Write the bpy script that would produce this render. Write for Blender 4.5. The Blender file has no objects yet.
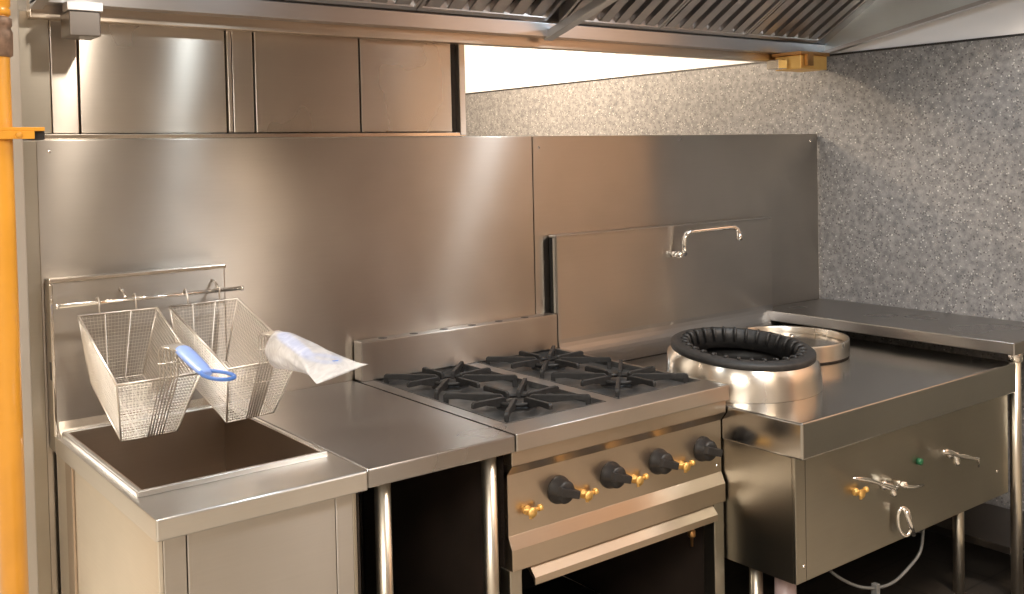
import bpy, bmesh, math, random
from math import sin, cos, pi, radians
from mathutils import Vector, Matrix
random.seed(7)
C = bpy.context.scene.collection

# ------------------------------------------------------------------ materials
def newmat(name):
    m = bpy.data.materials.new(name); m.use_nodes = True
    nt = m.node_tree; b = nt.nodes['Principled BSDF']
    return m, nt, b
def N(nt, kind, **kw):
    n = nt.nodes.new(kind)
    for k, v in kw.items():
        if k in n.inputs: n.inputs[k].default_value = v
        else: setattr(n, k, v)
    return n
def ramp(nt, src, stops):
    r = nt.nodes.new('ShaderNodeValToRGB')
    e = r.color_ramp.elements
    e[0].position, e[0].color = stops[0][0], (*stops[0][1], 1)
    e[1].position, e[1].color = stops[-1][0], (*stops[-1][1], 1)
    for p, c in stops[1:-1]:
        x = e.new(p); x.color = (*c, 1)
    nt.links.new(src, r.inputs[0]); return r
def steel(name, col=(.60, .57, .54), rough=.30, aniso=.9, smudge=.10, wave=.012, tang=(0, .707, .707)):
    m, nt, b = newmat(name); L = nt.links.new
    b.inputs['Metallic'].default_value = 1.0
    geo = N(nt, 'ShaderNodeNewGeometry')
    mp = N(nt, 'ShaderNodeMapping'); mp.inputs['Scale'].default_value = (1.5, 1.5, 60)
    L(geo.outputs['Position'], mp.inputs['Vector'])
    n1 = N(nt, 'ShaderNodeTexNoise', Scale=4.0, Detail=4.0)      # grain along the sheet
    L(mp.outputs[0], n1.inputs['Vector'])
    n2 = N(nt, 'ShaderNodeTexNoise', Scale=2.6, Detail=3.0, Roughness=.5)   # smudges
    L(geo.outputs['Position'], n2.inputs['Vector'])
    c = ramp(nt, n2.outputs[0], [(.3, tuple(x*(1-smudge) for x in col)), (.7, tuple(min(1, x*(1+smudge*.6)) for x in col))])
    mx = N(nt, 'ShaderNodeMix', data_type='RGBA', blend_type='MULTIPLY'); mx.inputs[0].default_value = .06
    L(c.outputs[0], mx.inputs[6]); L(n1.outputs[0], mx.inputs[7]); L(mx.outputs[2], b.inputs['Base Color'])
    ma = N(nt, 'ShaderNodeMapRange'); ma.inputs[3].default_value = rough*.8; ma.inputs[4].default_value = rough*1.25
    L(n2.outputs[0], ma.inputs[0]); L(ma.outputs[0], b.inputs['Roughness'])
    b.inputs['Anisotropic'].default_value = aniso
    cx = N(nt, 'ShaderNodeCombineXYZ'); 
    for i in range(3): cx.inputs[i].default_value = tang[i]
    L(cx.outputs[0], b.inputs['Tangent'])
    n3 = N(nt, 'ShaderNodeTexNoise', Scale=1.7, Detail=1.0)
    L(geo.outputs['Position'], n3.inputs['Vector'])
    bp = N(nt, 'ShaderNodeBump', Distance=.05, Strength=1.0); bp.inputs['Strength'].default_value = min(1, wave*10)
    L(n3.outputs[0], bp.inputs['Height']); L(bp.outputs[0], b.inputs['Normal'])
    return m
def plain(name, col, rough=.5, metal=0.0, var=.1, scale=20, bump=0.0, **kw):
    m, nt, b = newmat(name); L = nt.links.new
    tc = N(nt, 'ShaderNodeTexCoord')
    n = N(nt, 'ShaderNodeTexNoise', Scale=float(scale), Detail=4.0)
    L(tc.outputs['Object'], n.inputs['Vector'])
    c = ramp(nt, n.outputs[0], [(.3, tuple(x*(1-var) for x in col)), (.7, tuple(min(1, x*(1+var)) for x in col))])
    L(c.outputs[0], b.inputs['Base Color'])
    b.inputs['Roughness'].default_value = rough; b.inputs['Metallic'].default_value = metal
    if bump:
        bp = N(nt, 'ShaderNodeBump', Strength=bump, Distance=.002)
        L(n.outputs[0], bp.inputs['Height']); L(bp.outputs[0], b.inputs['Normal'])
    for k, v in kw.items(): b.inputs[k.replace('_', ' ')].default_value = v
    return m
M = {}
M['steel'] = steel('brushed_steel')
M['splash'] = steel('splash_steel', (.50, .46, .415), .29, .97, wave=.006)
M['panel'] = steel('upper_panel_steel', (.62, .56, .49), .28, .97, wave=.006)
M['top'] = steel('worktop_steel', (.44, .42, .405), .29, .9)
M['side'] = steel('cabinet_steel', (.50, .46, .39), .36, .6)
M['front'] = steel('range_front_steel', (.57, .48, .39), .30, .4, wave=.004)
M['wokfront'] = steel('wok_front_steel', (.40, .375, .32), .34, .6)
M['woktop'] = steel('wok_top_steel', (.45, .44, .42), .17, .4, wave=.003)
M['drum'] = steel('spun_steel', (.80, .74, .66), .27, .85, tang=(0, 0, 1), wave=.002)
M['deck'] = steel('deck_steel', (.74, .72, .69), .30, .7)
M['fryside'] = steel('fryer_side_steel', (.80, .75, .67), .40, .4)  # lighter copy of cabinet steel; the side's brightness is in the colour
M['bright'] = steel('polished_steel', (.78, .72, .64), .16, .3)
M['legmetal'] = steel('leg_steel', (.74, .68, .58), .30, .0)
M['hood'] = steel('hood_steel', (.60, .60, .62), .30, .5)
M['hoodin'] = steel('hood_inner_steel', (.80, .88, .92), .35, .3)  # lighter bluish copy of hood steel; bounced light is in the colour
M['baffle'] = steel('baffle_steel', (.66, .62, .60), .38, .3)
M['gap'] = plain('baffle_gap_dark', (.012, .012, .013), .8)
M['postpaint'] = plain('satin_beige_metal', (.48, .44, .39), .45, .35, var=.05, scale=4)
M['chrome'] = plain('chrome', (.85, .82, .78), .12, 1.0, var=.03)
M['wire'] = plain('nickel_wire', (.76, .71, .65), .34, 1.0, var=.05)
M['iron'] = plain('cast_iron', (.019, .018, .018), .50, 0.0, var=.35, scale=60, bump=.4)
M['iron2'] = plain('enamelled_tray', (.13, .13, .13), .34, .6, var=.3, scale=30)
M['knob'] = plain('black_knob_plastic', (.022, .020, .020), .42)
M['brass'] = plain('brass', (1.0, .60, .20), .45, .75, var=.1)
M['brassdark'] = plain('aged_brass', (.55, .30, .12), .35, 1.0)
M['yellow'] = plain('yellow_pipe_paint', (.80, .36, .035), .35, 0, var=.08, scale=8, Coat_Weight=.3)
M['rust'] = plain('rusty_coupling', (.26, .17, .12), .55, .4, var=.35, scale=50, bump=.3)
M['blue'] = plain('blue_vinyl_grip', (.22, .33, .70), .38, 0, var=.05)
M['bluedark'] = plain('blue_loop_wire_coating', (.05, .16, .50), .3, 0, var=.05)
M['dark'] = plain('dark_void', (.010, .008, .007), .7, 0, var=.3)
M['brown'] = plain('dark_brown_lining', (.030, .020, .015), .55, 0, var=.3, scale=5)  # lining brown that also carries under-counter shade in its colour
M['tank'] = steel('tank_steel', (.44, .36, .29), .40, .2)
M['white'] = plain('white_paint', (.84, .84, .87), .7, 0, var=.02, scale=3)
M['hose'] = plain('clear_grey_hose', (.17, .17, .165), .3, 0)
M['pink'] = plain('pale_pink_pipe', (.55, .42, .42), .35, 0)
M['green'] = plain('green_button', (.01, .12, .05), .3, 0)
M['paper'] = plain('crumpled_white_plastic', (.80, .80, .80), .5, 0, scale=30, bump=.3)
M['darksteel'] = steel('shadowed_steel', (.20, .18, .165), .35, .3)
M['darkwall'] = plain('dark_lower_wall', (.05, .042, .036), .5, 0, scale=3, var=.3)

def terrazzo():
    m, nt, b = newmat('grey_terrazzo'); L = nt.links.new
    g = N(nt, 'ShaderNodeNewGeometry')
    n = N(nt, 'ShaderNodeTexNoise', Scale=38.0, Detail=6.0, Roughness=.7); L(g.outputs['Position'], n.inputs['Vector'])
    n0 = N(nt, 'ShaderNodeTexNoise', Scale=1.6, Detail=3.0); L(g.outputs['Position'], n0.inputs['Vector'])
    base = ramp(nt, n.outputs[0], [(.32, (.12, .12, .128)), (.5, (.21, .207, .21)), (.68, (.30, .295, .29))])
    prev = base.outputs[0]
    for sc, th, col in ((105, .90, (.46, .45, .44)), (115, .90, (.11, .105, .11)), (70, .955, (.56, .55, .53)), (78, .95, (.10, .09, .09)), (150, .84, (.37, .33, .29))):
        mp = N(nt, 'ShaderNodeMapping'); mp.inputs['Location'].default_value = (sc*.37, sc*.11, sc*.73)
        L(g.outputs['Position'], mp.inputs['Vector'])
        v = N(nt, 'ShaderNodeTexVoronoi', Scale=float(sc), Randomness=1.0); L(mp.outputs[0], v.inputs['Vector'])
        sp = N(nt, 'ShaderNodeSeparateColor'); L(v.outputs['Color'], sp.inputs[0])
        gt = N(nt, 'ShaderNodeMath', operation='GREATER_THAN'); gt.inputs[1].default_value = th; L(sp.outputs[0], gt.inputs[0])
        lt = N(nt, 'ShaderNodeMath', operation='LESS_THAN'); lt.inputs[1].default_value = .42; L(v.outputs['Distance'], lt.inputs[0])
        mu = N(nt, 'ShaderNodeMath', operation='MULTIPLY'); L(gt.outputs[0], mu.inputs[0]); L(lt.outputs[0], mu.inputs[1])
        mx = N(nt, 'ShaderNodeMix', data_type='RGBA'); L(mu.outputs[0], mx.inputs[0]); L(prev, mx.inputs[6]); mx.inputs[7].default_value = (*col, 1)
        prev = mx.outputs[2]
    mr = N(nt, 'ShaderNodeMapRange'); mr.inputs[3].default_value = .88; mr.inputs[4].default_value = 1.12; L(n0.outputs[0], mr.inputs[0])
    mm = N(nt, 'ShaderNodeMix', data_type='RGBA', blend_type='MULTIPLY'); mm.inputs[0].default_value = 1
    L(prev, mm.inputs[6]); L(mr.outputs[0], mm.inputs[7]); L(mm.outputs[2], b.inputs['Base Color'])
    b.inputs['Roughness'].default_value = .42
    return m
M['terrazzo'] = terrazzo()
def tiles(name, col, grout, sx, rough):
    m, nt, b = newmat(name); L = nt.links.new
    g = N(nt, 'ShaderNodeNewGeometry')
    br = N(nt, 'ShaderNodeTexBrick', Scale=1.0); br.offset = 0; br.inputs['Brick Width'].default_value = sx; br.inputs['Row Height'].default_value = sx
    br.inputs['Mortar Size'].default_value = .004
    br.inputs['Color1'].default_value = (*col, 1); br.inputs['Color2'].default_value = (*[c*.93 for c in col], 1); br.inputs['Mortar'].default_value = (*grout, 1)
    L(g.outputs['Position'], br.inputs['Vector']); L(br.outputs[0], b.inputs['Base Color']); b.inputs['Roughness'].default_value = rough
    return m
M['floor'] = tiles('beige_floor_tile', (.47, .415, .335), (.2, .16, .12), .4, .4)
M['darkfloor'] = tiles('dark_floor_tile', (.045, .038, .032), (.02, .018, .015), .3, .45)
M['wood'] = plain('tan_wood_door', (.64, .42, .28), .5, 0, var=.08, scale=2)
M['redwood'] = plain('reddish_brown_door', (.27, .165, .12), .5, 0, var=.1, scale=2)
M['frontgrey'] = plain('taupe_wall', (.46, .41, .36), .7, 0, var=.1, scale=1.5)
M['kick'] = plain('olive_grey_lower_panel', (.17, .155, .125), .5, 0, var=.08, scale=2)
M['wallwarm'] = plain('warm_brown_wall', (.33, .25, .185), .7, 0, var=.1, scale=1.5)
M['wallgrey'] = plain('grey_beige_wall', (.36, .33, .29), .7, 0, var=.1, scale=2)

def bagmat():
    m, nt, b = newmat('milky_plastic_film'); L = nt.links.new
    b.inputs['Base Color'].default_value = (.93, .92, .92, 1); b.inputs['Roughness'].default_value = .3
    b.inputs['Transmission Weight'].default_value = 0.0
    tc = N(nt, 'ShaderNodeTexCoord')
    n = N(nt, 'ShaderNodeTexNoise', Scale=28.0, Detail=4.0, Distortion=1.2); L(tc.outputs['Object'], n.inputs['Vector'])
    bp = N(nt, 'ShaderNodeBump', Strength=.6, Distance=.006); L(n.outputs[0], bp.inputs['Height']); L(bp.outputs[0], b.inputs['Normal'])
    tr = N(nt, 'ShaderNodeBsdfTransparent'); tr.inputs[0].default_value = (.97, .97, .98, 1)
    mx = N(nt, 'ShaderNodeMixShader'); mr = N(nt, 'ShaderNodeMapRange'); mr.inputs[3].default_value = .22; mr.inputs[4].default_value = .62
    L(n.outputs[0], mr.inputs[0]); L(mr.outputs[0], mx.inputs[0])
    L(tr.outputs[0], mx.inputs[1]); L(b.outputs[0], mx.inputs[2])
    L(mx.outputs[0], nt.nodes['Material Output'].inputs[0]); return m
M['bag'] = bagmat()

# ------------------------------------------------------------------ mesh helpers (world coordinates)
class MB:
    def __init__(s): s.bm = bmesh.new()
    def box(s, x0, x1, y0, y1, z0, z1, mi=0):
        vs = [s.bm.verts.new((x, y, z)) for x in (x0, x1) for y in (y0, y1) for z in (z0, z1)]
        for f in ((0, 1, 3, 2), (4, 6, 7, 5), (0, 4, 5, 1), (2, 3, 7, 6), (0, 2, 6, 4), (1, 5, 7, 3)):
            s.bm.faces.new([vs[i] for i in f]).material_index = mi
        return s
    def frame(s, x0, x1, y0, y1, a0, a1, b0, b1, z0, z1, mi=0):
        """rectangular ring: outer x0..x1,y0..y1, hole a0..a1,b0..b1"""
        V = []
        for z in (z0, z1):
            V.append([s.bm.verts.new((x, y, z)) for x, y in ((x0, y0), (x1, y0), (x1, y1), (x0, y1))])
            V.append([s.bm.verts.new((x, y, z)) for x, y in ((a0, b0), (a1, b0), (a1, b1), (a0, b1))])
        ob, ib, ot, it = V
        for k in range(4):
            n = (k+1) % 4
            for q in ((ot[k], ot[n], it[n], it[k]), (ob[k], ib[k], ib[n], ob[n]), (ob[k], ob[n], ot[n], ot[k]), (ib[k], it[k], it[n], ib[n])):
                s.bm.faces.new(q).material_index = mi
        return s
    def prism(s, pts, axis, a, b, mi=0):
        """pts: 2D outline in the two other axes (order x<y<z), extruded along axis a..b"""
        def mk(p, t):
            return {0: (t, p[0], p[1]), 1: (p[0], t, p[1]), 2: (p[0], p[1], t)}[axis]
        A = [s.bm.verts.new(mk(p, a)) for p in pts]; B = [s.bm.verts.new(mk(p, b)) for p in pts]
        n = len(pts)
        s.bm.faces.new(A).material_index = mi; s.bm.faces.new(B[::-1]).material_index = mi
        for i in range(n): s.bm.faces.new([A[i], B[i], B[(i+1) % n], A[(i+1) % n]]).material_index = mi
        return s
    def hexa(s, P, mi=0):
        """P: 4 bottom + 4 top corners"""
        v = [s.bm.verts.new(p) for p in P]
        for f in ((0, 3, 2, 1), (4, 5, 6, 7), (0, 1, 5, 4), (1, 2, 6, 5), (2, 3, 7, 6), (3, 0, 4, 7)):
            s.bm.faces.new([v[i] for i in f]).material_index = mi
        return s
    def tube(s, pts, r, seg=8, closed=False, cap=True, mi=0, flat=1.0):
        pts = [Vector(p) for p in pts]; n = len(pts); rings = []
        up = None
        for i, p in enumerate(pts):
            if closed: t = (pts[(i+1) % n]-pts[i-1])
            else: t = pts[min(i+1, n-1)]-pts[max(i-1, 0)]
            t.normalize()
            if up is None:
                up = Vector((0, 0, 1)) if abs(t.z) < .9 else Vector((1, 0, 0))
            a = t.cross(up)
            if a.length < 1e-4: a = t.cross(Vector((0, 1, 0)))
            a.normalize(); b = a.cross(t).normalized(); up = b
            rr = r[i] if isinstance(r, (list, tuple)) else r
            rings.append([s.bm.verts.new(p + a*cos(2*pi*k/seg)*rr + b*sin(2*pi*k/seg)*rr*flat) for k in range(seg)])
        m = n if closed else n-1
        for i in range(m):
            A, B = rings[i], rings[(i+1) % n]
            for k in range(seg):
                f = s.bm.faces.new([A[k], A[(k+1) % seg], B[(k+1) % seg], B[k]]); f.smooth = seg > 5; f.material_index = mi
        if cap and not closed:
            s.bm.faces.new(rings[0][::-1]).material_index = mi; s.bm.faces.new(rings[-1]).material_index = mi
        return s
    def lathe(s, prof, center, axis=(0, 0, 1), seg=48, mi=0, closed=False):
        """prof: list of (radius, height) along axis from center"""
        q = Vector((0, 0, 1)).rotation_difference(Vector(axis)); c = Vector(center); rings = []
        for (r, h) in prof:
            if r < 1e-6: rings.append([s.bm.verts.new(c + q @ Vector((0, 0, h)))])
            else: rings.append([s.bm.verts.new(c + q @ Vector((r*cos(2*pi*k/seg), r*sin(2*pi*k/seg), h))) for k in range(seg)])
        L = list(zip(rings[:-1], rings[1:]))
        if closed: L.append((rings[-1], rings[0]))
        for A, B in L:
            for k in range(seg):
                k2 = (k+1) % seg
                if len(A) == 1 and len(B) == 1: continue
                if len(A) == 1: f = s.bm.faces.new([A[0], B[k2], B[k]])
                elif len(B) == 1: f = s.bm.faces.new([A[k], A[k2], B[0]])
                else: f = s.bm.faces.new([A[k], A[k2], B[k2], B[k]])
                f.smooth = True; f.material_index = mi
        return s
    def face(s, pts, mi=0, smooth=False):
        f = s.bm.faces.new([s.bm.verts.new(p) for p in pts]); f.material_index = mi; f.smooth = smooth; return s
def origin(o):
    v = Vector(o.location)
    while o.parent: o = o.parent; v += Vector(o.location)
    return v
def obj(name, mb, mats, parent=None, loc=None, bevel=0.0, seg=2, recalc=True, auto=False):
    bm = mb.bm
    if recalc: bmesh.ops.recalc_face_normals(bm, faces=bm.faces)
    off = origin(parent) if parent else Vector((0, 0, 0))
    if loc is None:
        xs = [v.co for v in bm.verts]
        loc = Vector(((min(v.x for v in xs)+max(v.x for v in xs))/2, (min(v.y for v in xs)+max(v.y for v in xs))/2, min(v.z for v in xs)))
    loc = Vector(loc)
    bmesh.ops.translate(bm, vec=-loc, verts=bm.verts)
    me = bpy.data.meshes.new(name); bm.to_mesh(me); bm.free()
    o = bpy.data.objects.new(name, me); C.objects.link(o)
    for m in (mats if isinstance(mats, (list, tuple)) else [mats]): me.materials.append(M[m])
    if parent: o.parent = parent
    o.location = loc - off
    if bevel:
        md = o.modifiers.new('edge', 'BEVEL'); md.width = bevel; md.segments = seg; md.limit_method = 'ANGLE'; md.angle_limit = radians(40)
        md.harden_normals = False
    return o
def tag(o, label, cat, group=None, kind=None):
    if label: o['label'] = label
    if cat: o['category'] = cat
    if group: o['group'] = group
    if kind: o['kind'] = kind
    return o
def thing(name, label, cat, loc, group=None):
    o = bpy.data.objects.new(name, None); C.objects.link(o); o.location = loc; o.empty_display_size = .1
    return tag(o, label, cat, group)
def struct(name, mb, mats): 
    o = obj(name, mb, mats); o['kind'] = 'structure'; return o

# ------------------------------------------------------------------ camera
F = 1014.2; YAW = -.6525; PITCH = -.0276; ROLL = -.0219
f = Vector((-sin(YAW)*cos(PITCH), cos(YAW)*cos(PITCH), sin(PITCH))); r = Vector((cos(YAW), sin(YAW), 0)); u = r.cross(f)
r2 = r*cos(ROLL)+u*sin(ROLL); u2 = -r*sin(ROLL)+u*cos(ROLL)
cd = bpy.data.cameras.new('camera'); cam = bpy.data.objects.new('camera', cd); C.objects.link(cam)
mt = Matrix((r2, u2, -f)).transposed().to_4x4(); mt.translation = Vector((-1.4799, -2.7671, 1.58)); cam.matrix_world = mt
cd.sensor_width = 36; cd.lens = 36*F/1024; cd.shift_y = -(297-182.9)/1024; cd.clip_start = .05
bpy.context.scene.camera = cam

# ------------------------------------------------------------------ setting
XW = 2.362; ZT = 1.987
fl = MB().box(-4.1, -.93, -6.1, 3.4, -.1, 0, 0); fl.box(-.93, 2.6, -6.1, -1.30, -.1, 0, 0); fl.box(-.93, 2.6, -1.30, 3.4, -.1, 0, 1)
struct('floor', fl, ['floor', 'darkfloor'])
struct('door_1', MB().box(XW-.03, XW-.002, -3.4, -1.0, 1.15, 2.3, 0).box(XW-.03, XW-.002, -3.4, -1.1, 0, 1.15, 1), ['wood', 'kick'])  # unseen panel added for tan and olive reflections in the steel
struct('door_2', MB().box(XW-.03, XW-.002, -5.9, -3.42, 0, 2.4), 'redwood')  # unseen panel added for the reddish-brown reflection in the splashback
struct('ceiling', MB().box(-4.1, 2.6, -6.1, 3.4, 3.0, 3.1), 'white')
b = MB().box(XW, 2.6, -6.0, 3.3, 0, ZT, 0); b.box(XW+.004, 2.6, -6.0, 3.3, ZT+.004, 3.0, 1)
struct('wall_right', b, ['terrazzo', 'white'])
struct('trim_1', MB().box(XW-.002, XW+.05, -6.0, 3.3, ZT-.003, ZT+.006), 'knob')
struct('wall_back', MB().box(-4.0, XW, 3.3, 3.4, 0, 3.0), 'wallgrey')
struct('wall_left', MB().box(-4.1, -4.0, -6.0, 3.3, 0, 3.0), 'wallgrey')
struct('wall_front', MB().box(-4.0, XW, -6.1, -6.0, 0, 3.0), 'frontgrey')

# ------------------------------------------------------------------ splashback
XL, XS, XR, ZS = -.876, .727, 2.352, 1.644
sp = thing('splashback', 'tall free-standing brushed steel splashback sheet behind the whole cooking line', 'splashback', (.7, 0, 0))
obj('panel', MB().box(XL, XS-.0015, 0, .012, 0, ZS), 'splash', sp, bevel=.002)
obj('panel', MB().box(XS+.0015, XR, 0, .012, 0, ZS), 'splash', sp, bevel=.002)
obj('top_flange', MB().box(XL, XR, .012, .05, ZS-.006, ZS), 'bright', sp, bevel=.0015)
obj('backing', MB().box(XL+.01, XR-.01, .013, .028, 0, ZS-.008), 'darksteel', sp)
for (x, z) in ((XL+.03, ZS-.03), (XS+.03, ZS-.04), (XR-.05, ZS-.03)):
    obj('screw', MB().lathe([(.0, .002), (.004, .0015), (.005, 0)], (x, 0, z), (0, -1, 0), 12), 'chrome', sp)

pst = thing('steel_post', 'narrow upright steel post between the yellow pipe and the splashback', 'post', (-.928, 0, 0))
obj('square_tube', MB().box(-.950, -.912, -.030, .01, .0, 2.98), 'postpaint', pst, bevel=.003)
obj('base_plate', MB().box(-.975, -.9115, -.05, .03, 0, .006), 'steel', pst)
obj('side_channel', MB().box(-.9115, -.877, -.004, .03, 0, 1.64), 'side', pst)

# upper cladding behind the hood
uc = thing('hood_back_cladding', 'row of brushed steel sheets between the splashback top and the hood', 'cladding', (-.2, .06, 1.645))
Y0 = .055
def pan(x0, x1, mat, y=Y0, z0=1.662, z1=1.975): return obj('sheet', MB().box(x0, x1, y, y+.012, z0, z1), mat, uc, bevel=.002)
pan(-.910, -.826, 'side', Y0-.008)
pan(-.822, -.757, 'panel'); pan(-.751, -.352, 'panel', Y0+.002)
pan(-.348, -.336, 'panel', Y0-.006); pan(-.330, -.268, 'panel', Y0+.002); pan(-.262, .082, 'panel'); pan(.088, .430, 'panel')
obj('backing', MB().box(-.90, .49, Y0+.016, Y0+.03, 1.65, 1.975), 'brown', uc)
obj('end_flange', MB().box(.458, .482, Y0-.008, Y0+.015, 1.65, 1.975), 'panel', uc, bevel=.002)
obj('bottom_ledge', MB().box(-.90, .482, .0505, Y0+.014, 1.646, 1.660), 'bright', uc, bevel=.002)

# ------------------------------------------------------------------ hood
hd = thing('range_hood', 'long steel extraction hood above the cooking line', 'hood', (.7, -.6, 1.95))
HX0, HX1 = -.88, 2.33; ZG = 1.985
obj('rear_rim', MB().box(HX0, HX1, -.003, .035, 1.952, ZG+.02), 'front', hd, bevel=.002)
obj('gutter', MB().prism([(-.003, ZG), (-.060, ZG), (-.066, ZG+.045), (-.060, ZG+.048), (-.054, ZG+.008), (-.003, ZG+.008)], 0, HX0, HX1), 'hood', hd, bevel=.001)
def hood_z(y): return ZG + .18*(-y)
def side(x0, x1, name, mat='hoodin', yf=-1.25):
    P = [(x0, 0, ZG), (x1, 0, ZG), (x1, yf, hood_z(yf)), (x0, yf, hood_z(yf)), (x0, 0, 2.8), (x1, 0, 2.8), (x1, yf, 2.8), (x0, yf, 2.8)]
    return obj(name, MB().hexa(P), mat, hd)
side(HX1-.004, HX1, 'side_panel'); side(HX0, HX0+.004, 'side_panel')
for x in (HX1, HX0+.03):
    P = [(x-.03, 0, ZG-.012), (x, 0, ZG-.012), (x, -1.25, hood_z(-1.25)-.012), (x-.03, -1.25, hood_z(-1.25)-.012)]
    obj('side_rim', MB().hexa(P+[(a, b_, c+.016) for a, b_, c in P]), 'hood', hd, bevel=.002)
obj('front_panel', MB().box(HX0, HX1, -1.26, -1.25, hood_z(-1.25)-.01, 2.8), 'hood', hd)
obj('back_panel', MB().box(HX0, HX1, -.002, .01, ZG+.02, 2.8), 'hood', hd)
obj('roof_panel', MB().box(HX0, HX1, -1.26, .01, 2.8, 2.81), 'hood', hd)
# sloping divider bar
XD = .775; P = [(XD-.02, -.04, ZG-.012), (XD+.02, -.04, ZG-.012), (XD+.02, -1.2, ZG+.27*1.2), (XD-.02, -1.2, ZG+.27*1.2)]
obj('divider_bar', MB().hexa(P+[(a, b_, c+.03) for a, b_, c in P]), 'hood', hd, bevel=.003)
# baffle filters
SL = .62
def filt(x0, x1, label):
    t = thing('baffle_filter', label, 'filter', ((x0+x1)/2, -.07, ZG+.05), 'baffle filters in the hood')
    ya, yb = -.068, -.62
    zf = lambda y, o=0: ZG+.050 + SL*(-(y+.066)) + o
    def slab(xa, xb, y0, y1, o0, o1, mb):
        mb.hexa([(xa, y0, zf(y0, o0)), (xb, y0, zf(y0, o0)), (xb, y1, zf(y1, o0)), (xa, y1, zf(y1, o0)),
                 (xa, y0, zf(y0, o1)), (xb, y0, zf(y0, o1)), (xb, y1, zf(y1, o1)), (xa, y1, zf(y1, o1))])
    fr = MB(); slab(x0+.002, x0+.014, ya, yb, 0, .045, fr); slab(x1-.014, x1-.002, ya, yb, 0, .045, fr)
    slab(x0+.014, x1-.014, ya, ya-.014, 0, .045, fr); slab(x0+.014, x1-.014, yb+.014, yb, 0, .045, fr)
    obj('frame', fr, 'baffle', t)
    n = max(5, round((x1-x0)/.082)); w = (x1-x0-.028)/n
    bf = MB()
    for i in range(n):
        a = x0+.014+i*w
        # hat shaped channel: wide face with turned-up sides
        slab(a+.012, a+w-.018, ya-.014, yb+.014, .004, .008, bf)
        slab(a+.012, a+.016, ya-.014, yb+.014, .004, .03, bf)
        slab(a+w-.022, a+w-.018, ya-.014, yb+.014, .004, .03, bf)
    obj('baffles', bf, 'baffle', t)
    bk = MB(); slab(x0+.004, x1-.004, ya, yb, .042, .045, bk)
    obj('dark_backing', bk, 'gap', t)  # near-black sheet; the shade between the slats is in its colour
xs = [HX0+.03, -.30, .22, .75]
for i, l in enumerate(('leftmost slatted baffle filter of the hood, above the left steel sheets', 'slatted baffle filter above the middle of the steel sheets', 'slatted baffle filter just left of the sloping divider bar')):
    filt(xs[i], xs[i+1], l)
xs = [.80, 1.29, 1.78, 2.27]
for i, l in enumerate(('slatted baffle filter just right of the sloping divider bar', 'middle slatted baffle filter right of the divider bar', 'rightmost slatted baffle filter beside the hood end panel')):
    filt(xs[i], xs[i+1], l)
obj('filter_ledge', MB().hexa([(2.272, -.066, ZG+.05), (2.326, -.066, ZG+.05), (2.326, -.62, ZG+.05+SL*.554), (2.272, -.62, ZG+.05+SL*.554),
     (2.272, -.066, ZG+.06), (2.326, -.066, ZG+.06), (2.326, -.62, ZG+.06+SL*.554), (2.272, -.62, ZG+.06+SL*.554)]), 'hood', hd)
# grease cups
g = thing('grease_cup', 'small square grey steel grease cup under the left end of the hood', 'grease cup', (-.765, -.06, 1.90), 'grease cups')
obj('cup', MB().box(-.812, -.738, -.105, -.015, 1.900, 1.962), 'darksteel', g, bevel=.003)
obj('rim', MB().box(-.818, -.732, -.111, -.064, 1.962, 1.985), 'hood', g, bevel=.002)
obj('catch', MB().box(-.738, -.7345, -.09, -.05, 1.910, 1.960), 'knob', g)
g = thing('grease_cup', 'small bright brass-tinted grease cup under the right end of the hood', 'grease cup', (2.14, -.08, 1.90), 'grease cups')
obj('cup', MB().box(2.04, 2.22, -.15, -.02, 1.912, 1.970), 'brass', g, bevel=.003)
obj('rim', MB().box(2.03, 2.23, -.158, -.010, 1.970, 1.984), 'brassdark', g, bevel=.002)
obj('bracket', MB().box(2.06, 2.10, -.17, -.155, 1.925, 1.972), 'brassdark', g)
obj('side_tab', MB().box(1.97, 2.03, -.09, -.03, 1.914, 1.952), 'bright', g, bevel=.002)

# ------------------------------------------------------------------ yellow gas pipe
gp = thing('gas_pipe', 'bright yellow vertical gas pipe at the left edge', 'pipe', (-1.066, -.5, 0))
PX, PY, PR = -1.056, -.50, .027
obj('pipe', MB().lathe([(0, 0), (PR, 0), (PR, 2.98), (0, 2.98)], (PX, PY, 0), seg=32), 'yellow', gp)
obj('coupling', MB().lathe([(PR, 0), (PR+.006, .004), (PR+.007, .05), (PR+.003, .06), (PR+.006, .064), (PR+.006, .078), (PR, .082)], (PX, PY, 1.800), seg=32), 'rust', gp)
obj('union', MB().lathe([(PR, 0), (PR+.004, .002), (PR+.004, .012), (PR+.001, .016), (PR+.004, .02), (PR+.004, .10), (PR+.001, .105), (PR+.003, .11), (PR+.003, .2), (PR, .2)], (PX, PY, 1.884), seg=32), 'yellow', gp)
br = obj('bracket', MB().box(-1.10, -.975, PY-.035, PY+.035, 1.650, 1.658).box(-1.10, -.995, PY-.037, PY-.033, 1.634, 1.650), 'yellow', gp, bevel=.001)
obj('clamp', MB().box(-1.005, -.972, PY-.02, PY+.03, 1.632, 1.650), 'knob', gp, bevel=.002)
for x in (-1.07, -1.025): obj('bolt', MB().lathe([(0, .005), (.006, .005), (.007, 0)], (x, PY-.037, 1.642), (0, -1, 0), 8), 'yellow', gp)

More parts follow.
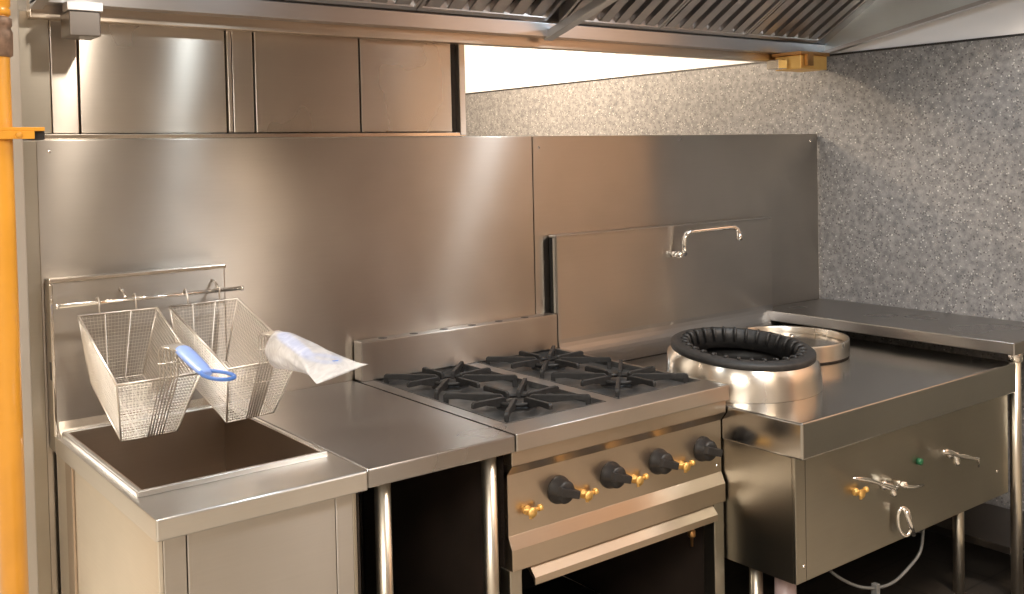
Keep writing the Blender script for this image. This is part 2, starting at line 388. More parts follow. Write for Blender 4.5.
# ------------------------------------------------------------------ things far behind on the left
bt = thing('back_bench', 'stainless steel bench in the room behind, seen left of the post', 'bench', (-.6, 2.6, 0))
obj('top', MB().box(-1.6, .3, 2.25, 2.95, .87, .91), 'bright', bt, bevel=.003)
for x in (-1.5, .2):
    for y in (2.32, 2.88): obj('leg', MB().lathe([(0, 0), (.02, 0), (.02, .87), (0, .87)], (x, y, 0), seg=16), 'steel', bt)
obj('undershelf', MB().box(-1.55, .25, 2.3, 2.9, .28, .31), 'steel', bt)
wb = thing('white_paper_bundle', 'crumpled white plastic bundle peeking out behind the post, high up', 'bundle', (-.86, .4, 1.66))
bb = MB(); bb.lathe([(0, 0), (.05, .01), (.065, .06), (.05, .12), (.03, .15), (.055, .19), (.06, .24), (.035, .30), (0, .31)], (-.975, .32, 1.662), seg=20)
for v in bb.bm.verts: v.co.x += .006*sin(v.co.z*90+v.co.y*50); v.co.y += .006*cos(v.co.z*70)
obj('bundle', bb, 'paper', wb)
obj('shelf_bracket', MB().box(-1.03, -.90, .25, .39, 1.645, 1.662), 'steel', wb)

# ------------------------------------------------------------------ fryer
fy = thing('fryer', 'stainless steel tank fryer cabinet with raised splash panel, at the left end', 'fryer', (-.64, -.45, 0))
FX0, FX1, FYF, ZC = -.869, -.411, -.829, .90
TX0, TX1, TYF, TYB, TZ = -.845, -.440, -.665, -.088, .913
# deck with an opening for the tank
w = .012
obj('deck', MB().frame(FX0, FX1, FYF, -.062, TX0, TX1, TYF, TYB, .856, ZC), 'deck', fy, bevel=.004, seg=3)
obj('tank_rim', MB().frame(TX0-w, TX1+w, TYF-w, TYB+w, TX0, TX1, TYF, TYB, ZC, TZ), 'deck', fy, bevel=.003, seg=3)
tk = MB(); e = .003
tk.box(TX0, TX0+e, TYF, TYB, .62, TZ-.002); tk.box(TX1-e, TX1, TYF, TYB, .62, TZ-.002)
tk.box(TX0+e, TX1-e, TYF, TYF+e, .62, TZ-.002); tk.box(TX0+e, TX1-e, TYB-e, TYB, .62, TZ-.002); tk.box(TX0, TX1, TYF, TYB, .61, .62)
tank = obj('tank', tk, 'tank', fy)
BX0, BX1, BYF = -.858, -.425, -.800
obj('side_panel', MB().box(BX0, BX0+.01, BYF, -.02, .12, .856), 'fryside', fy, bevel=.002)
obj('side_panel', MB().box(BX1-.01, BX1, BYF, -.02, .12, .856), 'side', fy, bevel=.002)
obj('edge_trim', MB().box(BX0-.006, BX0, -.19, -.13, .12, .856), 'front', fy, bevel=.002)  # brownish strip standing in for a reflected band on the side
obj('stile', MB().box(BX0+.01, BX0+.055, BYF-.002, BYF+.02, .12, .856), 'steel', fy, bevel=.002)
obj('stile', MB().box(BX1-.052, BX1-.01, BYF-.002, BYF+.02, .12, .856), 'steel', fy, bevel=.002)
dr = obj('door', MB().box(BX0+.0565, BX1-.0535, BYF-.004, BYF+.016, .16, .853), 'steel', fy, bevel=.002)
obj('door_handle', MB().tube([(BX1-.085, BYF-.004, .585), (BX1-.085, BYF-.03, .582), (BX1-.20, BYF-.03, .582), (BX1-.20, BYF-.004, .585)], .005, 8), 'chrome', dr)
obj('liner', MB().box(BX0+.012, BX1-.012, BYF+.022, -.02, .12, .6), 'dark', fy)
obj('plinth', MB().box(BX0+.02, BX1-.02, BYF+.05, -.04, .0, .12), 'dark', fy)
rs = obj('back_riser', MB().box(FX0, -.416, -.061, -.002, .856, 1.293), 'splash', fy, bevel=.005, seg=3)
obj('rolled_top_edge', MB().box(FX0-.002, -.414, -.064, -.058, 1.285, 1.2955), 'bright', rs, bevel=.002)
obj('corner_edge', MB().box(FX0-.002, FX0+.006, -.066, -.060, .90, 1.283), 'bright', rs, bevel=.002)
obj('slot', MB().box(FX0-.001, FX0+.001, -.05, -.035, 1.04, 1.085), 'knob', rs)
obj('cove', MB().prism([(-.061, .9), (-.085, .9), (-.073, .906), (-.065, .915), (-.061, .935)], 0, FX0+.01, FX1-.002), 'bright', rs)
hr = obj('hanger_rod', MB().tube([(-.866, -.115, 1.232), (-.392, -.115, 1.232)], .0055, 12), 'chrome', fy)
for x in (-.70, -.455):
    obj('rod_bracket', MB().tube([(x, -.058, 1.255), (x, -.085, 1.252), (x, -.110, 1.236)], .004, 8), 'chrome', hr)
for x in (-.866, -.392): obj('rod_end', MB().lathe([(0, -.004), (.007, -.003), (.008, 0), (.007, .003), (0, .004)], (x, -.115, 1.232), (1, 0, 0), 12), 'chrome', hr)

# baskets
def basket(label, xc, yaw, handle_x, group='fryer baskets'):
    t = thing('fryer_basket', label, 'basket', (xc, -.26, .94), group)
    th = .375
    fw = Vector((sin(yaw), -cos(yaw)*cos(th), -sin(th))); wd = Vector((cos(yaw), sin(yaw), 0)); dn = Vector((0, sin(th), -cos(th)))
    O = Vector((xc, -.130, 1.205))
    P = lambda a, w, n: O + fw*a + wd*w + dn*n
    W, W2, LEN, H = .096, .065, .328, .173
    B0, B1 = .035, .300
    top = [P(0, -W, 0), P(0, W, 0), P(LEN, W, 0), P(LEN, -W, 0)]; bot = [P(B0, -W2, H), P(B0, W2, H), P(B1, W2, H), P(B1, -W2, H)]
    g = MB()
    def grid(A, B, Cc, D, nu, nv, rr=.00062):
        for i in range(nu+1):
            s = i/nu; g.tube([A.lerp(B, s), D.lerp(Cc, s)], rr, 4, cap=False)
        for j in range(nv+1):
            s = j/nv; g.tube([A.lerp(D, s), B.lerp(Cc, s)], rr, 4, cap=False)
    grid(top[0], top[1], bot[1], bot[0], 22, 20); grid(top[1], top[2], bot[2], bot[1], 38, 20)
    grid(top[2], top[3], bot[3], bot[2], 22, 20, .0009); grid(top[3], top[0], bot[0], bot[3], 38, 20)
    grid(bot[0], bot[1], bot[2], bot[3], 16, 32)
    obj('mesh_body', g, 'wire', t, recalc=False)
    fm = MB()
    fm.tube(top, .0032, 8, closed=True); fm.tube(bot, .0022, 8, closed=True)
    obj('rim_frame', fm, 'wire', t)
    rb = MB()
    for k in range(4): rb.tube([top[k], bot[k]], .0022, 6)
    for s in (.33, .66): rb.tube([top[0].lerp(top[1], s), bot[0].lerp(bot[1], s), bot[3].lerp(bot[2], s)], .0016, 6)
    obj('ribs', rb, 'wire', t)
    for s in (-.045, .045):
        h = MB(); A = P(0, s, 0)
        h.tube([A, A+Vector((0, .004, .018)), Vector((A.x, -.125, 1.234)), Vector((A.x, -.122, 1.242)), Vector((A.x, -.114, 1.2445)), Vector((A.x, -.104, 1.240)), Vector((A.x, -.102, 1.226))], .0022, 8)
        obj('hook', h, 'wire', t)
    # handle wires on the front wall, rising above the rim and bending forward
    hx = handle_x; hw = MB(); tops = []
    K = P(LEN, 0, 0)
    for i in range(6):
        s = (i-2.5)*.0082
        A = P(B1, hx*.6+s*.8, H)+Vector((0, -.004, 0)); Bm = P(LEN, hx+s, 0)+Vector((0, -.004, 0)); T = Bm+Vector((-.002, -.002, .066)); T2 = T+Vector((.002, -.012, .010)); T3 = T2+Vector((.002-s*.3, -.075, .001))
        hw.tube([A, Bm, T, T2, T3], .0019, 6); tops.append(T3)
    for zz in (.035, -.055):
        c = P(LEN, hx, 0)+Vector((0, -.0065, 0)); 
        if zz < 0: c = P(LEN-.012, hx*.8, .06)+Vector((0, -.0065, 0))
        else: c = c+Vector((0, 0, zz))
        hw.tube([c+Vector((-.026, 0, 0)), c+Vector((.026, 0, 0))], .0018, 6)
    hd_ = obj('handle_frame', hw, 'wire', t)
    G0 = (tops[0]+tops[5])/2
    bridge = MB(); bridge.hexa([tuple(G0+Vector((a, b_, c))) for a, b_, c in ((-.020, .070, -.002), (.022, .070, -.002), (.018, -.01, -.002), (-.018, -.01, -.002), (-.020, .070, .003), (.022, .070, .003), (.018, -.01, .003), (-.018, -.01, .003))])
    obj('handle_plate', bridge, 'wire', hd_, bevel=.001)
    gd = Vector((-.012, -1, -.20)).normalized()
    gr = MB()
    L = [G0 + gd*k for k in (-.01, .0, .03, .07, .11, .145, .155)]
    gr.tube(L, [.012, .018, .0195, .019, .018, .015, .010], 14, flat=.55)
    obj('grip', gr, 'blue', t, recalc=True)
    E0 = G0+gd*.135
    lp = []
    for k in range(24):
        a = 2*pi*k/24; yy = .075*(1-cos(a)); xx = .020*sin(a)*(1+.35*(1-cos(a))/2)
        lp.append(E0+Vector((-.02, -1, .05)).normalized()*yy+Vector((xx, 0, .0)))
    obj('grip_loop', MB().tube(lp, .0042, 8, closed=True), 'bluedark', t)
    return G0, gd
basket('wire fryer basket hanging on the left, with an uncovered blue handle', -.725, 0.0, .020)
G0, gd = basket('wire fryer basket hanging on the right, handle wrapped in plastic', -.503, .10, .006)
# plastic film around the right basket's handle
bg = MB()
prof = [(-.47, -.462, 1.125, .016, .020), (-.485, -.462, 1.122, .028, .036), (-.515, -.468, 1.130, .035, .046), (-.55, -.472, 1.134, .037, .044), (-.62, -.475, 1.136, .037, .040),
        (-.69, -.478, 1.136, .040, .033), (-.76, -.481, 1.135, .044, .023), (-.81, -.483, 1.131, .047, .012), (-.845, -.482, 1.129, .052, .005), (-.86, -.481, 1.128, .055, .0015)]
rings = []
for (yy, xx, zz, ww, hh) in prof:
    ring = []
    t_ = max(0, (-yy-.70)/.16)
    for j in range(28):
        a = 2*pi*j/28
        fl = 1 + .07*sin(5*a+yy*40)+.05*sin(9*a-yy*70)
        ring.append(bg.bm.verts.new((xx+cos(a)*ww*fl, yy-.008*cos(a)*t_, zz+sin(a)*hh*fl+.014*cos(a)*t_)))
    rings.append(ring)
for A, B in zip(rings[:-1], rings[1:]):
    for j in range(28):
        ff = bg.bm.faces.new([A[j], A[(j+1) % 28], B[(j+1) % 28], B[j]]); ff.smooth = True
bo = obj('plastic_sleeve', bg, 'bag'); sm = bo.modifiers.new('s', 'SUBSURF'); sm.levels = 1; sm.render_levels = 2
tag(bo, 'crumpled milky plastic bag wrapped over the right fryer basket handle', 'plastic bag')

# ------------------------------------------------------------------ filler table
ft = thing('steel_table', 'narrow stainless worktop on round legs between fryer and burner range', 'table', (-.205, -.42, 0))
obj('worktop', MB().box(-.4075, .0005, -.822, -.003, .857, .90), 'top', ft, bevel=.005, seg=3)
for x in (-.345, -.048):
    for y in (-.775, -.08):
        obj('leg', MB().lathe([(0, 0), (.019, 0), (.019, .857), (0, .857)], (x, y, 0), seg=20), 'legmetal', ft)
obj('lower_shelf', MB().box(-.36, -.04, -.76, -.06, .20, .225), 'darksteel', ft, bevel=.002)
obj('back_panel', MB().box(-.40, -.005, -.05, -.045, .1, .857), 'brown', ft)  # dark brown sheet added for the shade under the worktop
ft2 = obj('back_return', MB().box(-.403, -.398, -.76, -.05, .1, .857), 'brown', ft)  # same under-worktop shade, as a dark sheet on the fryer side

# ------------------------------------------------------------------ gas range
rg = thing('gas_range', 'four burner stainless gas range with black knobs in the middle of the line', 'stove', (.4, -.42, 0))
RX0, RX1, RYF = .004, .784, -.817
T1 = (.046, .388); T2 = (.434, .766); TY = (-.725, -.036); ZTR = .884
t = MB()
t.box(RX0, T1[0], RYF, -.02, .857, .90); t.box(T1[1], T2[0], RYF, -.02, .857, .90); t.box(T2[1], RX1, RYF, -.02, .857, .90)
for T in (T1, T2):
    t.box(T[0], T[1], RYF, TY[0], .857, .90); t.box(T[0], T[1], TY[1], -.02, .857, .90)
bmesh.ops.remove_doubles(t.bm, verts=t.bm.verts, dist=1e-5)
obj('cooktop', t, 'top', rg)
obj('front_edge', MB().box(RX0, RX1, RYF-.004, RYF+.002, .857, .9005), 'steel', rg, bevel=.0029, seg=3)
for T in (T1, T2):
    tr = MB(); tr.box(T[0], T[1], TY[0], TY[1], ZTR-.006, ZTR)
    tr.box(T[0], T[0]+.004, TY[0], TY[1], ZTR, .9015); tr.box(T[1]-.004, T[1], TY[0], TY[1], ZTR, .9015)
    tr.box(T[0], T[1], TY[0], TY[0]+.004, ZTR, .9015); tr.box(T[0], T[1], TY[1]-.004, TY[1], ZTR, .9015)
    obj('burner_tray', tr, 'iron2', rg)
centers = [(.213, -.222), (.597, -.222), (.209, -.556), (.597, -.556)]
for (cx, cy) in centers:
    bn = obj('burner', MB().lathe([(0, .012), (.03, .013), (.036, .009), (.036, .004), (.052, .003), (.056, 0), (.056, -.002), (0, -.002)], (cx, cy, ZTR+.0005), seg=36), 'iron', rg)
    obj('burner_cap', MB().lathe([(0, .006), (.022, .005), (.026, 0), (0, 0)], (cx, cy, ZTR+.0135), seg=28), 'iron', bn)
# riser with six holes
obj('back_riser', MB().box(.006, .782, -.052, -.004, .90, 1.021), 'splash', rg, bevel=.004, seg=3)
for x in (.095, .208, .322, .433, .544, .655):
    obj('vent_hole', MB().lathe([(0, .0006), (.014, .0006), (.0145, 0)], (x, -.028, 1.0208), seg=20), 'knob', rg)
# body
obj('upper_front', MB().box(.0, .784, -.806, -.77, .818, .857), 'front', rg, bevel=.002)
obj('bevel_strip', MB().prism([(-.806, .818), (-.77, .818), (-.77, .775), (-.788, .795)], 0, .0, .784), 'front', rg)
cp = obj('control_panel', MB().box(0, .784, -.785, -.755, .63, .80), 'front', rg)
obj('lower_ledge', MB().prism([(-.785, .64), (-.80, .608), (-.80, .555), (-.76, .555), (-.76, .64)], 0, 0, .784), 'front', rg, bevel=.0015)
obj('side_panel', MB().box(0, .006, -.77, -.05, .1, .857), 'brown', rg); obj('side_panel', MB().box(.778, .784, -.77, -.05, .1, .857), 'brown', rg)  # dark brown sides; shade beside the open table is in the colour
obj('stile', MB().box(-.003, .034, -.792, -.75, .1, .5555), 'side', rg, bevel=.002); obj('stile', MB().box(.742, .784, -.792, -.75, .1, .5555), 'side', rg, bevel=.002)
obj('oven_top_rail', MB().prism([(-.792, .552), (-.812, .530), (-.812, .512), (-.808, .512), (-.804, .526), (-.78, .545)], 0, .060, .735), 'front', rg)
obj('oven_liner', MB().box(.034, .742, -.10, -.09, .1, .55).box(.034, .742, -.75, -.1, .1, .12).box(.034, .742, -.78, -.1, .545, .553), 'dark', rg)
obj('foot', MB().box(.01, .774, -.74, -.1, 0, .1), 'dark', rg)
nz = obj('gas_nozzle', MB().lathe([(0, 0), (.004, 0), (.005, .025), (.009, .027), (.011, .030), (.011, .045), (.008, .047), (.006, .050), (.006, .10), (0, .10)], (.664, -.775, .445), seg=14), 'brassdark', rg)
for x in (.162, .343, .523, .703):
    yk = -.785
    kb = obj('knob', MB().lathe([(0, .036), (.025, .036), (.029, .031), (.031, .013), (.034, .010), (.036, .004), (.036, 0), (0, 0)], (x, yk, .722), (0, -1, 0), 40), 'knob', cp)
    g = MB(); a = radians(-18)
    dx, dz = cos(a), sin(a)
    q = lambda s, t_, y: (x+dx*s-dz*t_, yk-y, .722+dz*s+dx*t_)
    g.hexa([q(-.028, -.013, .030), q(.032, -.013, .012), q(.032, .013, .012), q(-.028, .013, .030), q(-.027, -.010, .047), q(.036, -.010, .047), q(.036, .010, .047), q(-.027, .010, .047)])
    obj('grip', g, 'knob', kb, bevel=.002)
def pilot(x, y, z, parent, S=1.08):
    """small brass bleed screw with a side arm"""
    p = MB()
    p.lathe([(0, 0), (.011, 0), (.011, .007), (.007, .009), (.007, .018), (.012, .020), (.012, .026), (0, .026)], (x, y, z), (0, -1, 0), 12)
    p.tube([(x-.016, y-.010, z+.006), (x+.012, y-.016, z+.001), (x+.026, y-.016, z+.003)], [.0045, .0055, .004], 8)
    p.lathe([(0, 0), (.008, 0), (.008, .009), (0, .009)], (x+.024, y-.016, z+.003), (1, 0, 0), 8)
    p.tube([(x-.002, y-.02, z-.004), (x-.004, y-.022, z-.015)], .004, 8)
    for v in p.bm.verts: v.co = Vector((x, y, z)) + (v.co-Vector((x, y, z)))*S
    return obj('pilot_valve', p, 'brass', parent)
for x in (.057, .243, .427, .611): pilot(x, -.785, .694, cp)
for z in (.69,): obj('screw', MB().lathe([(0, .003), (.004, .002), (.005, 0)], (.765, -.785, z-.03), (0, -1, 0), 10), 'chrome', cp)

# (pan supports) eight radial fingers each
labs = ['black eight-armed cast iron pan support, back left burner', 'black eight-armed cast iron pan support, back right burner', 'black eight-armed cast iron pan support, front left burner', 'black eight-armed cast iron pan support, front right burner']
for (cx, cy), lb in zip(centers, labs):
    t = thing('pan_support', lb, 'pan support', (cx, cy, ZTR), 'pan supports on the range')
    ztop = .920
    rr = MB()
    rr.lathe([(.050, ztop-.022), (.058, ztop-.022), (.060, ztop-.012), (.050, ztop-.012)], (cx, cy, 0), seg=32, closed=True)
    obj('ring', rr, 'iron', t)
    for k in range(8):
        a = k*pi/4; L = .150 if k % 2 == 0 else .205
        dx, dy = cos(a), sin(a)
        q = lambda s, t_, z: (cx+dx*s-dy*t_, cy+dy*s+dx*t_, z)
        g = MB(); r0 = .050; w = .0055
        o2 = [(r0-.012, ztop-.004), (r0-.004, ztop), (L-.006, ztop+.001), (L, ztop-.004), (L, ztop-.016), (L-.045, ztop-.014), (r0+.01, ztop-.026), (r0-.012, ztop-.020)]
        A = [g.bm.verts.new(q(s, -w, z)) for s, z in o2]; B = [g.bm.verts.new(q(s, w, z)) for s, z in o2]
        n = len(o2); g.bm.faces.new(A); g.bm.faces.new(B[::-1])
        for i in range(n): g.bm.faces.new([A[i], B[i], B[(i+1) % n], A[(i+1) % n]])
        if k % 2: # foot down to the tray
            g.hexa([q(L-.014, -w, ZTR+.0002), q(L, -w, ZTR+.0002), q(L, w, ZTR+.0002), q(L-.014, w, ZTR+.0002), q(L-.014, -w, ztop-.01), q(L, -w, ztop-.01), q(L, w, ztop-.01), q(L-.014, w, ztop-.01)])
        obj('finger', g, 'iron', t, bevel=.0012, seg=1)

# ------------------------------------------------------------------ wok range
wk = thing('wok_range', 'deep stainless wok burner cabinet with tall back panel on the right', 'wok range', (1.37, -.55, 0))
WX0, WX1, WYF, WZ, WZL, WZB = .787, 1.965, -1.069, .835, .732, .382
obj('top_tray', MB().box(WX0+.001, WX1, WYF, -.035, WZL, WZ), 'woktop', wk, bevel=.006, seg=3)
obj('front_panel', MB().box(WX0+.004, WX1-.004, -1.041, -1.03, WZB, WZL), 'wokfront', wk, bevel=.002)
obj('side_panel', MB().box(WX0+.004, WX0+.012, -1.03, -.05, WZB, WZL), 'wokfront', wk)
obj('side_panel', MB().box(WX1-.012, WX1-.004, -1.03, -.05, WZB, WZL), 'side', wk)
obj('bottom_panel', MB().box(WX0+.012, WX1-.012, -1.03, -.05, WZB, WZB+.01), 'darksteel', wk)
obj('corner_seam', MB().box(WX0+.048, WX0+.0495, -1.0418, -1.0405, WZB+.002, WZL-.001), 'darksteel', wk)
# back riser
wr = obj('back_riser', MB().box(WX0+.001, WX1, -.048, -.038, WZ, 1.294), 'splash', wk, bevel=.003)
obj('cap', MB().box(WX0+.001, WX1, -.048, -.003, 1.286, 1.2955), 'steel', wr, bevel=.002)
obj('side_return', MB().box(WX0+.001, WX0+.012, -.038, -.026, WZ, 1.286), 'steel', wr)
obj('dark_side', MB().box(WX0+.004, WX0+.03, -.026, -.003, .9, 1.286), 'dark', wr)  # black box; the shade of the riser's hollow is in its colour
cv = [( -.048, WZ+.002), (-.14, WZ+.002)]
nn = 10
arc = [(-.14+.0, WZ+.002)] + [(-.14+.092*sin(a), WZ+.094-.092*cos(a)) for a in [i*pi/2/nn for i in range(nn+1)]][1:] + [(-.048, WZ+.002)]
cvb = MB().prism(arc, 0, WX0+.003, WX1-.002)
for ff in cvb.bm.faces: ff.smooth = False
obj('cove', cvb, 'top', wr)
# faucet
fx = 1.394
fc = obj('faucet', MB().tube([(fx-.028, -.048, 1.186), (fx-.028, -.080, 1.186)], .013, 14).tube([(fx-.03, -.078, 1.186), (fx+.012, -.078, 1.186)], .010, 12), 'chrome', wk)
path = [(fx+.004, -.078, 1.178), (fx+.006, -.080, 1.225), (fx+.008, -.082, 1.248), (fx+.016, -.086, 1.262), (fx+.030, -.09, 1.270), (fx+.05, -.095, 1.272), (fx+.20, -.13, 1.278), (fx+.228, -.136, 1.278), (fx+.243, -.14, 1.270), (fx+.250, -.142, 1.255), (fx+.252, -.143, 1.238)]
obj('spout', MB().tube(path, .0095, 12), 'chrome', fc)
obj('spout_tip', MB().lathe([(0, 0), (.0115, 0), (.0115, .028), (0, .028)], (fx+.252, -.143, 1.226), seg=14), 'chrome', fc)
obj('tap_knob', MB().lathe([(0, 0), (.014, 0), (.015, .01), (.011, .018), (0, .02)], (fx-.028, -.080, 1.186), (0, -1, 0), 16), 'chrome', fc)
# front controls
yf = -1.041
def lever(x, z, pts, knobx):
    v = obj('lever_valve', MB().lathe([(0, 0), (.014, 0), (.014, .012), (.009, .014), (.009, .035), (0, .035)], (x, yf, z), (0, -1, 0), 16), 'chrome', wk)
    obj('lever_arm', MB().tube(pts[0], pts[1], 10), 'chrome', v)
    obj('valve_body', MB().lathe([(0, 0), (.009, .001), (.011, .012), (.008, .03), (.004, .034), (0, .034)], (knobx, yf-.03, z-.030), seg=12), 'chrome', v)
lever(1.205, .572, ([(.985, yf-.049, .650), (1.02, yf-.049, .641), (1.055, yf-.049, .631), (1.10, yf-.049, .613), (1.15, yf-.046, .594), (1.20, yf-.042, .574), (1.215, yf-.040, .570)], [.002, .006, .008, .0055, .0055, .0085, .008]), 1.215)
obj('lever_valve', MB().lathe([(0, 0), (.010, 0), (.010, .045), (0, .045)], (1.262, yf, .568), (0, -1, 0), 14).tube([(1.238, yf-.045, .577), (1.262, yf-.047, .566), (1.30, yf-.049, .556), (1.345, yf-.049, .552)], [.006, .0065, .0055, .0045], 8), 'chrome', wk)
lever(1.575, .593, ([(1.455, yf-.049, .632), (1.48, yf-.049, .628), (1.51, yf-.049, .618), (1.55, yf-.045, .600), (1.59, yf-.042, .590), (1.64, yf-.045, .574), (1.668, yf-.049, .568), (1.672, yf-.049, .540)], [.005, .010, .009, .006, .009, .006, .005, .003]), 1.572)
obj('green_button', MB().lathe([(0, .014), (.010, .013), (.011, 0), (0, 0)], (1.40, yf, .603), (0, -1, 0), 18), 'green', wk)
pilot(1.065, yf, .582, wk)
ringp = [(1.285+.022*cos(a)-.008*sin(a), yf-.022-.008*cos(a), .447+.045*sin(a)) for a in [2*pi*k/20 for k in range(20)]]
hl = obj('drain_handle', MB().tube(ringp, .0055, 8, closed=True).tube([(1.282, yf-.03, .486), (1.300, yf-.03, .44), (1.325, yf-.028, .398)], [.010, .009, .007], 10), 'chrome', wk)
for (x, z) in ((.825, .425), (1.885, .47)): obj('screw', MB().lathe([(0, .003), (.004, .002), (.005, 0)], (x, yf if z < .7 else WYF, z), (0, -1, 0), 10), 'chrome', wk)
for (x, y) in ((.845, -.857), (1.905, -.89), (.845, -.12), (1.905, -.12)):
    obj('leg', MB().lathe([(0, 0), (.0195, 0), (.0195, WZB), (0, WZB)], (x, y, 0), seg=20), 'legmetal', wk)
for x in (1.0, 1.47): obj('drip_stub', MB().lathe([(0, 0), (.006, 0), (.006, .03), (0, .03)], (x, -1.0, WZB-.03), seg=10), 'chrome', wk)
# burner chimney and iron ring
BX, BY = 1.031, -.663
Rb = .242
ch = MB(); tl = math.tan(.107)
seg = 72; rr0, rr1 = [], []
rings = []
for (rad, base, k) in ((Rb, WZ+.0005, 0), (Rb-.002, None, .45), (Rb-.007, None, .85), (Rb-.019, None, 1.0)):
    ring = []
    for j in range(seg):
        a = 2*pi*j/seg; x, y = rad*cos(a), rad*sin(a); ztopl = .944 + tl*y
        z = base if base is not None else (WZ + (ztopl-WZ)*k)
        ring.append(ch.bm.verts.new((BX+x, BY+y, z)))
    rings.append(ring)
for A, B in zip(rings[:-1], rings[1:]):
    for j in range(seg):
        ff = ch.bm.faces.new([A[j], A[(j+1) % seg], B[(j+1) % seg], B[j]]); ff.smooth = True
chim = obj('burner_chimney', ch, 'drum', wk, recalc=True)
obj('inner_liner', MB().lathe([(.205, .095), (.212, .09), (.212, .004), (.205, .004)], (BX, BY, WZ), seg=64, closed=True), 'iron', wk)
wring = thing('wok_ring', 'heavy black cast iron wok ring with inner pegs on the front burner', 'wok ring', (BX, BY, .944))
ax = Vector((0, -sin(.107), cos(.107)))
R0 = .225; c0 = (BX+.003, BY, .962)
rg_ = MB().lathe([(.184, .003), (.190, .005), (R0-.006, .001), (R0, -.003), (R0, -.018), (R0-.006, -.022), (.186, -.022), (.172, -.055), (.164, -.055), (.178, -.012)], c0, ax, 72, closed=True)
obj('ring', rg_, 'iron', wring)
qx = Vector((0, 0, 1)).rotation_difference(ax)
for k in range(30):
    a = 2*pi*k/30; pp_ = [Vector(c0) + qx @ Vector((r_*cos(a), r_*sin(a), z_)) for r_, z_ in ((.194, .003), (.187, .006), (.176, .004), (.170, -.010), (.165, -.034))]
    obj('peg', MB().tube(pp_, [.005, .006, .006, .0055, .004], 6), 'iron', wring)
burner = obj('wok_burner', MB().lathe([(.15, .05), (.145, .012), (.12, .004), (0, .002)], (BX, BY, WZ+.002), seg=48).lathe([(.105, .006), (.105, .045), (.098, .048), (.09, .045), (.09, .006)], (BX, BY, WZ), seg=48).lathe([(0, .05), (.04, .048), (.05, .03), (.05, .006)], (BX, BY, WZ), seg=32), 'iron', wk)
# rear drum
rd = thing('rear_burner_drum', 'low round polished steel drum behind the wok ring, under the bench edge', 'drum', (1.542, -.439, WZ), None)
obj('drum_wall', MB().lathe([(.221, .006), (.221, .058), (.2195, .0625), (.216, .0625), (.2145, .058), (.2145, .04), (.2145, .006)], (1.542, -.439, WZ), seg=80), 'drum', rd)
obj('base_band', MB().lathe([(0, .0003), (.219, .0003), (.219, .006), (0, .006)], (1.542, -.439, WZ), seg=64), 'brown', rd)
obj('sunken_lid', MB().lathe([(0, .048), (.10, .046), (.18, .042), (.2145, .038), (.2145, .030), (0, .030)], (1.542, -.439, WZ), seg=64), 'bright', rd)
obj('lid_knob', MB().lathe([(0, .060), (.010, .058), (.012, .052), (.006, .048), (0, .048)], (1.60, -.42, WZ), seg=16), 'chrome', rd)

# hose and pipes below
hs = thing('rubber_hose', 'looped grey rubber hose hanging under the wok range', 'hose', (1.2, -.95, .2))
import itertools
hp = [(1.525, -.98, .381), (1.526, -.98, .33), (1.507, -.98, .272), (1.440, -.98, .238), (1.353, -.98, .216), (1.255, -.98, .226), (1.152, -.98, .262), (1.043, -.98, .329), (1.0, -.97, .381)]
def smooth(pts, n=6):
    out = []; P = [Vector(p) for p in pts]
    for i in range(len(P)-1):
        p0, p1, p2, p3 = P[max(i-1, 0)], P[i], P[i+1], P[min(i+2, len(P)-1)]
        for j in range(n):
            t = j/n; out.append(.5*((2*p1)+(p2-p0)*t+(2*p0-5*p1+4*p2-p3)*t*t+(3*p1-p0-3*p2+p3)*t**3))
    out.append(P[-1]); return out
obj('hose', MB().tube(smooth(hp, 10), .0048, 10), 'hose', hs)
obj('clip', MB().box(1.245, 1.265, -.992, -.972, .190, .240), 'hose', hs, bevel=.002)
pp = obj('waste_pipe', MB().lathe([(0, 0), (.031, 0), (.031, WZB-.001), (0, WZB-.001)], (.905, -.915, 0), seg=24), 'pink')
tag(pp, 'thick pale pink vertical pipe under the near corner of the wok range', 'pipe')

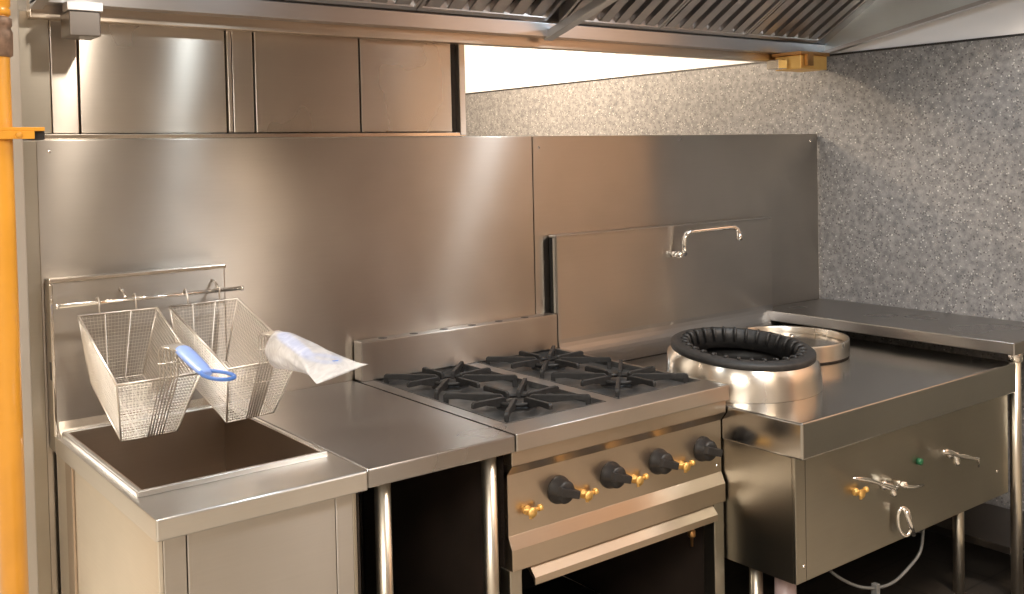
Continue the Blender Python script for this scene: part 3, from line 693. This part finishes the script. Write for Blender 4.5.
# ------------------------------------------------------------------ right wall bench
sb = thing('prep_bench', 'stainless bench along the terrazzo wall, right of the wok range', 'bench', (2.14, -.55, 0))
obj('top', MB().box(1.920, XW-.003, -1.086, -.004, .866, .908), 'top', sb, bevel=.004, seg=3)
for (x, y) in ((1.992, -1.052), (1.99, -.06), (2.32, -1.052), (2.32, -.06)):
    lg = obj('leg', MB().lathe([(0, 0), (.019, 0), (.019, .866), (0, .866)], (x, y, 0), seg=20), 'legmetal', sb)
    if y < -1: obj('collar', MB().lathe([(.019, 0), (.024, .004), (.024, .03), (.019, .034)], (x, y, .832), seg=20), 'chrome', lg)
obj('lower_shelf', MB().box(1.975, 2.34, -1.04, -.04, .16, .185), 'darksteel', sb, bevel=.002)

# ------------------------------------------------------------------ lights
def area(name, loc, target, sx, sy, power, col, spread=180):
    l = bpy.data.lights.new(name, 'AREA'); l.shape = 'RECTANGLE'; l.size = sx; l.size_y = sy; l.energy = power; l.color = col; l.spread = radians(spread)
    o = bpy.data.objects.new(name, l); C.objects.link(o); o.location = loc
    o.rotation_euler = (Vector(target)-Vector(loc)).to_track_quat('-Z', 'Y').to_euler(); return o
WARM = (1, .78, .56); COOL = (.80, .92, 1)
area('ceiling_light_room', (-2.7, -3.6, 2.95), (-2.7, -3.6, 0), 1.6, 1.6, 190, (1, .95, .87))  # unseen ambient fill, added and kept clear of the splashback reflections
area('ceiling_light_left', (-1.7, 1.0, 2.95), (-1.7, 1.0, 0), 1.0, 1.4, 170, (1, .92, .82))  # unseen fill added to brighten the floor mirrored in the fryer side
area('ceiling_light_near', (.75, -2.3, 2.95), (1.9, -1.6, .6), .6, .6, 42, (.86, .93, 1))  # unseen cool fill added to brighten the right wall
area('ceiling_light_behind', (1.3, 1.7, 2.6), (2.3, 1.7, 1.7), .35, .35, 75, (1, .78, .55))
area('hood_lamp_right', (1.31, -.80, 2.30), (1.31, -.70, 0), .04, .10, 6.5, COOL)
area('hood_lamp_middle', (-.12, -.80, 2.30), (-.12, -.70, 0), .03, .10, 2.2, COOL)
area('hood_lamp_left', (-.53, -.80, 2.30), (-.53, -.2, 1.6), .03, .08, 3.5, (1, .9, .78))
area('warm_right', (1.0, -2.6, 2.9), (2.3, -2.4, 1.0), .6, .6, 60, WARM)

w = bpy.data.worlds.new('world'); bpy.context.scene.world = w; w.use_nodes = True
w.node_tree.nodes['Background'].inputs[0].default_value = (.9, .8, .7, 1); w.node_tree.nodes['Background'].inputs[1].default_value = .25
sc = bpy.context.scene
sc.view_settings.view_transform = 'Standard'; sc.view_settings.look = 'None'; sc.view_settings.exposure = 0.0
